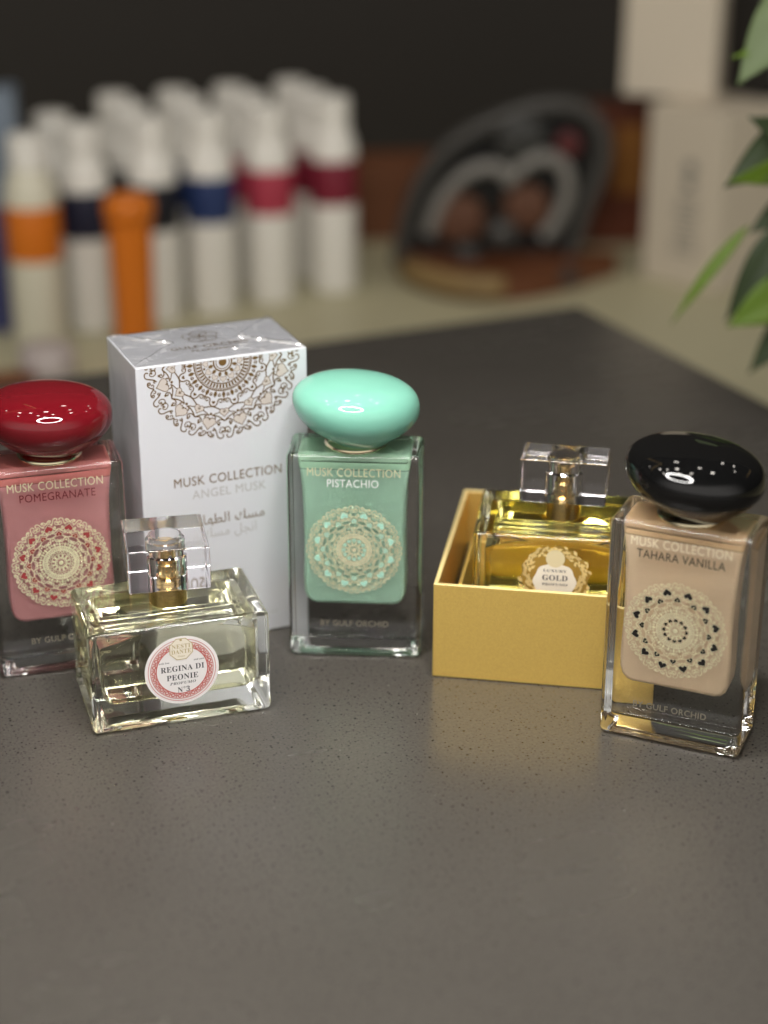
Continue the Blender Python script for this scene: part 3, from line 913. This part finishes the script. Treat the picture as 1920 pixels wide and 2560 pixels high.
# print on the lid, and the folded film over it
def lid_print():
    b = text_bm('GULF ORCHID', -.0145, .0145, -.0060, .0030, 0)
    merge(b, text_bm('PERFUMES', -.0080, .0080, -.0098, .0014, 0))
    for k in range(5):
        a = PI / 2 + k * 2 * PI / 5
        ribbon(b, [(0.0035 * math.cos(a) + .0032 * math.cos(q), .0068 + .0035 * math.sin(a) + .0032 * math.sin(q)) for q in [2 * PI * i / 20 for i in range(20)]], .0003, 0, True)
    for v in b.verts: v.co = Vector((v.co.x, v.co.z, Ah + .00012))
    for f in b.faces:
        f.normal_update()
        if f.normal.z < 0: f.normal_flip()
    return b
obj('lid_lettering', lid_print(), M['foil_dark'], A_)
fb = bmesh.new()
nx_, ny_ = 170, 106
grid = [[fb.verts.new(((i / nx_ - .5) * (Aw - .0006), (j / ny_ - .5) * (Ad - .0006), 0)) for i in range(nx_ + 1)] for j in range(ny_ + 1)]
for j in range(ny_):
    for i in range(nx_): fb.faces.new((grid[j][i], grid[j][i + 1], grid[j + 1][i + 1], grid[j + 1][i]))
rnd = random.Random(3)
creases = [((rnd.uniform(-.03, .03), rnd.uniform(-.018, .018)), rnd.uniform(0, PI), rnd.uniform(.0001, .00042), rnd.uniform(.004, .014)) for _ in range(36)]
for v in fb.verts:
    x, y = v.co.x, v.co.y
    e = min(Aw / 2 - abs(x), Ad / 2 - abs(y))
    z = 0
    d1 = abs((Aw / 2 - abs(x)) - (Ad / 2 - abs(y)))            # envelope fold along the diagonals
    z += .0011 * math.exp(-(d1 / .0011) ** 2) if abs(x) > (Aw - Ad) / 2 else 0
    for (p, a, s, ln) in creases:
        d = (x - p[0]) * math.sin(a) - (y - p[1]) * math.cos(a)
        u = (x - p[0]) * math.cos(a) + (y - p[1]) * math.sin(a)
        z += s * math.exp(-(d / .0009) ** 2) * math.exp(-(u / ln) ** 2)
    v.co.z = Ah + .0003 + z * min(1, e / .002)
obj('shrink_film', fb, M['film'], A_, smooth=True)

# ------------------------------------------------------------------ bottles on the desk behind
DZ = -0.0998
def shampoo(r, h):
    return [(0, 0), (r * .96, 0), (r, .003), (r, h * .70), (r * .97, h * .75), (r * .86, h * .80), (r * .72, h * .84), (r * .66, h * .85), (0, h * .85)]
def make_shampoo(label, labmat, loc, r=.0190, h=.155, group='white bottles in rows on the desk', lab=(.465, .69), bodym=None):
    t = thing('shampoo_bottle', label, 'bottle', loc, 0, group)
    obj('body', lathe(shampoo(r, h), 32), bodym or M['white_plastic'], t, smooth=True)
    obj('cap', lathe([(0, h * .851), (r * .72, h * .851), (r * .72, h * .985), (r * .66, h), (0, h)], 32), M['white_plastic'], t, smooth=False)
    obj('band', lathe([(r + .0003, h * lab[0]), (r + .0004, h * (lab[0] + .002)), (r + .0004, h * (lab[1] - .002)), (r + .0003, h * lab[1])], 40), labmat, t, smooth=True)
    return t
rows = [('burgundy', 'lab_wine', (-0.042, 1.4203), (-0.0755, 1.500)),
        ('raspberry', 'lab_pink', (-0.0909, 1.3903), (-0.1240, 1.478)),
        ('blue', 'lab_blue', (-0.1332, 1.3646), (-0.1690, 1.452)),
        ('black', 'lab_black', (-0.1742, 1.3398), (-0.2115, 1.428)),
        ('navy', 'lab_navy', (-0.2227, 1.3157), (-0.2480, 1.352))]
place = ['front', 'middle', 'rear']
for name, mk, f, bk in rows:
    n = 2 if name == 'navy' else 3
    for i in range(n):
        u = i / (n - 1)
        pos = place[i] if n == 3 else ('front', 'rear')[i]
        make_shampoo('%s bottle of the row of white bottles with %s band' % (pos, name), M[mk],
                     (f[0] + (bk[0] - f[0]) * u + random.uniform(-.0015, .0015), f[1] + (bk[1] - f[1]) * u + random.uniform(-.002, .002), DZ),
                     h=.155 + random.uniform(-.0015, .0015))
make_shampoo('white bottle with bright orange band standing at the left edge', M['orange'], (-0.2525, 1.2699, DZ), .0195, .1555,
             None, (.43, .68), M['cream_plastic'])
tb = thing('orange_tube', 'plain orange tube with wider head in front of the black banded bottles', 'tube', (-0.1800, 1.2484, DZ))
obj('body', lathe([(0, 0), (.0136, 0), (.0142, .002), (.0162, .098), (0, .098)], 32), M['orange'], tb, smooth=False)
obj('head', lathe([(0, .0975), (.0150, .0975), (.0176, .102), (.0181, .110), (.0170, .116), (.010, .1185), (0, .119)], 32), M['orange'], tb, smooth=True)

bb_ = thing('blue_box', 'blue grey box with indigo lower half behind the orange banded bottle', 'box', (-0.2900, 1.315, DZ), 0.1)
obj('upper_sleeve', rbox(.045, .035, .085, .001, 2, .095), M['blue_grey'], bb_)
obj('lower_sleeve', rbox(.0452, .0352, .0948, .001, 2), M['indigo'], bb_)
tag(obj('low_jar', lathe([(0, 0), (.018, 0), (.0205, .004), (.0195, .021), (.016, .024), (0, .0245)], 32), M['lilac'], None, (-0.2350, 1.195, DZ), smooth=True),
    'low pale lilac jar beside the foot of the orange banded bottle', 'jar')
tag(obj('brown_dish', lathe([(0, 0), (.014, 0), (.020, .010), (.0185, .0105), (.013, .002), (0, .002)], 32), M['brown'], None, (-0.2560, 1.162, DZ), smooth=True),
    'small brown dish in front of the lilac jar', 'dish')

# brown cartons against the wall
b1 = tag(obj('brown_carton', rbox(.115, .05, .070, .001, 2), M['brown'], None, (0.028, 1.60, DZ), 0.12), 'low brown carton between white bottles and black arched stand', 'carton')
b2 = thing('rust_carton', 'taller rust brown carton with amber print beside the white cartons', 'carton', (0.208, 1.585, DZ), 0.1)
obj('carton_body', rbox(.07, .05, .118, .001, 2), M['rust'], b2)
obj('amber_print', rbox(.026, .0006, .060, 0, 1, .045, 0.004, -.0254), M['amber'], b2)

# ------------------------------------------------------------------ black arched stand
S_ = thing('arched_stand', 'black arched display stand with silver inner arches on a wooden base', 'display stand', (0.097, 1.455, DZ), -0.02)
def arch(pts_ctrl, n=14):
    out = []
    P = [Vector((p[0], 0, p[1])) for p in pts_ctrl]
    P = [P[0]] + P + [P[-1]]
    for i in range(1, len(P) - 2):
        for k in range(n):
            t = k / n
            a, b_, c, d = P[i - 1], P[i], P[i + 1], P[i + 2]
            out.append(.5 * ((2 * b_) + (-a + c) * t + (2 * a - 5 * b_ + 4 * c - d) * t * t + (-a + 3 * b_ - 3 * c + d) * t ** 3))
    out.append(P[-2])
    return out
rim = arch([(-.084, .012), (-.078, .045), (-.064, .083), (-.040, .112), (-.005, .131), (.030, .142), (.060, .140), (.078, .122), (.080, .095), (.068, .060), (.058, .020)])
panel = [(p.x, p.z) for p in rim]
obj('back_panel', prism(list(reversed(panel)), .0, .012), M['black_plastic'], S_)
obj('rim', tube([(p.x, -.004, p.z) for p in rim], .0072, 12), M['grey_rim'], S_, smooth=True)
def arc2(pts, r, nm, m): obj(nm, tube([(p.x, -.010, p.z) for p in arch(pts, 8)], r, 12), m, S_, smooth=True)
arc2([(-.060, .038), (-.050, .066), (-.030, .088), (-.008, .094), (.008, .086)], .0060, 'inner_arch', M['silver_rim'])
arc2([(.002, .080), (.018, .096), (.036, .102), (.050, .092), (.052, .070), (.042, .046), (.034, .036)], .0060, 'inner_arch', M['silver_rim'])
def disc(nm, x, z, r, m, d=.008, y=-.004):
    k = lathe([(0, 0), (r, 0), (r * .95, d * .7), (r * .7, d), (0, d)], 32)
    bmesh.ops.rotate(k, verts=k.verts[:], cent=(0, 0, 0), matrix=Matrix.Rotation(PI / 2, 3, 'X'))
    bmesh.ops.translate(k, verts=k.verts[:], vec=(x, y, z)); obj(nm, k, m, S_, smooth=True)
disc('round_plate', .014, .116, .022, M['graphite'])
disc('red_button', .052, .112, .011, M['dull_red'])
disc('clay_pan', -.034, .050, .022, M['tan']); disc('clay_pan', .020, .060, .020, M['tan'])
disc('knob', .000, .040, .014, M['grey_rim'], .016, -.008); disc('knob', -.028, .022, .013, M['graphite'], .014, -.012)
obj('shelf', rbox(.12, .045, .014, .004, 3, .006, .0, -.026), M['graphite'], S_)
half = [(-.086, .006)] + [(-.086 + .172 * i / 20 + .0, -.075 * math.sin(PI * (i / 20) ** .85) ** .8) for i in range(1, 20)] + [(.098, .006)]
obj('base_rim', plan_prism(half, 0.0, .021), [M['wood_orange']], S_)
obj('pale_inlay', tube([(p[0] * 1.0, p[1] - .001, .013) for p in half[1:11]], .0095, 10), M['wood_light'], S_, smooth=True)

# ------------------------------------------------------------------ white cartons on the right
def boxrot(name, label, cx, cyy, ang, w, d, h, z0, m, bev=.0015):
    t = thing(name, label, 'carton', (cx, cyy, z0), ang)
    return t
a1 = math.atan2(-.0525, .0517)
c1 = Vector((.2665, 1.4006)); L1, D1, H1 = .0745, .13, .1445
u1 = Vector((math.cos(a1), math.sin(a1))); n1 = Vector((-u1.y, u1.x))
p1 = c1 - u1 * L1 / 2 + n1 * D1 / 2
w1 = thing('white_carton', 'large matte white carton with grey print standing right of the black arched stand', 'carton', (p1.x, p1.y, DZ), a1)
obj('carton_body', rbox(L1, D1, H1, .0015, 2), M['box_white'], w1)
def grey_print(b):
    y = -D1 / 2 - .0002
    poly(b, disc_pts(.006, .098, .006, 20), y); poly(b, [(.001, .080), (.011, .080), (.011, .090), (.001, .090)], y)
    for k in range(9):
        wd = random.uniform(.008, .013)
        poly(b, [(.006 - wd, .028 + .0055 * k), (.006 + wd * .8, .028 + .0055 * k), (.006 + wd * .8, .0302 + .0055 * k), (.006 - wd, .0302 + .0055 * k)], y)
obj('grey_print', flat(grey_print), M['graphite_print'], w1)
a2 = math.atan2(-.0278, .0795)
u2 = Vector((math.cos(a2), math.sin(a2))); n2 = Vector((-u2.y, u2.x))
p2 = Vector((.2660, 1.4593)) - u2 * .0760 / 2 + n2 * .06 / 2
tag(obj('white_carton', rbox(.0760, .06, .17, .0015, 2), M['box_white'], None, (p2.x, p2.y, DZ + H1 + .0004), a2),
    'plain white carton stacked upright on the larger white carton', 'carton')
kb = thing('black_box', 'black box with pale round mark on top of the large white carton', 'box', (.310, 1.497, DZ + H1 + .0004), a1 + PI / 2)
obj('carton_body', rbox(.05, .05, .08, .001, 2), M['black_card'], kb)
obj('pale_mark', flat(lambda b: poly(b, disc_pts(-.004, .018, .010, 20), -.0253)), M['ink_grey'], kb)

# ------------------------------------------------------------------ plant at the right edge
PL = thing('potted_plant', 'green leafy plant reaching in at the right edge beside the counter', 'plant', (0.33, 0.90, DZ))
obj('pot', lathe([(0, 0), (.045, 0), (.060, .085), (.063, .09), (.056, .09), (.053, .078), (0, .078)], 40), M['pot'], PL, smooth=False)
obj('soil', lathe([(.052, .0775), (0, .082)], 30), M['soil'], PL)
o3 = Vector((0.33, 0.90, DZ))
stem_pts = [(0.33, .90, -.02), (.315, .885, .06), (.285, .865, .12), (.245, .845, .16), (.205, .825, .185), (.19, .81, .205)]
obj('stem', tube([Vector(p) - o3 for p in stem_pts], [.005, .0045, .004, .003, .0022, .0015], 8), M['stem'], PL, smooth=True)
obj('stem', tube([Vector(p) - o3 for p in [(.33, .90, -.02), (.30, .88, .03), (.255, .85, .065), (.215, .825, .085), (.195, .81, .09)]], [.005, .004, .003, .0022, .0015], 8), M['stem'], PL, smooth=True)
def leaf(base, tip, width, m, sag=.1, twist=0.0, fold=.25):
    base, tip = Vector(base) - o3, Vector(tip) - o3
    ax = tip - base; L = ax.length; ax.normalize()
    side = ax.cross(Vector((0, -1, 0.25))); side.normalize()
    nrm = side.cross(ax); nrm.normalize()
    q = Matrix.Rotation(twist, 3, ax)
    side = q @ side; nrm = q @ nrm
    b = bmesh.new(); n = 14; rows_ = []
    for i in range(n + 1):
        t = i / n
        w = width * (math.sin(PI * min(1, t * 1.02) ** .8) ** .9) * (1 - .15 * t) if 0 < t < 1 else 0.0002
        c = base + ax * L * t + nrm * (sag * L * math.sin(PI * t)) - Vector((0, 0, 1)) * (.06 * L * t * t)
        rows_.append([b.verts.new(c + side * w * s + nrm * (abs(s) * fold * w)) for s in (-1, -.5, 0, .5, 1)])
    for r0, r1 in zip(rows_, rows_[1:]):
        for k in range(4): b.faces.new((r0[k], r0[k + 1], r1[k + 1], r1[k]))
    o = obj('leaf', b, m, PL, smooth=True)
    s = o.modifiers.new('thickness', 'SOLIDIFY'); s.thickness = .0004
    return o
leaf((.203, .815, .148), (.1530, .80, .130), .0145, M['leaf_dark'], .08, .5)
leaf((.200, .825, .118), (.1690, .815, .104), .0080, M['leaf_dark'], .06, .3)
leaf((.200, .805, .143), (.1540, .795, .1335), .0085, M['leaf_bright'], .08, -.5)
leaf((.1665, .805, .108), (.1335, .80, .066), .0032, M['leaf_bright'], .06, .3)
leaf((.188, .806, .112), (.1585, .80, .067), .0085, M['leaf_dark'], .05, .2)
leaf((.196, .800, .084), (.1585, .795, .0655), .0110, M['leaf_bright'], .05, .1)
leaf((.198, .808, .070), (.1715, .80, .041), .0080, M['leaf_dark'], .05, .2)
leaf((.200, .810, .142), (.1615, .80, .161), .0090, M['leaf_dark'], .08, -.2)
leaf((.192, .812, .216), (.1555, .80, .1755), .0140, M['leaf_pale'], .08, .3)
leaf((.200, .812, .196), (.1520, .80, .187), .0050, M['leaf_bright'], .02, .0)
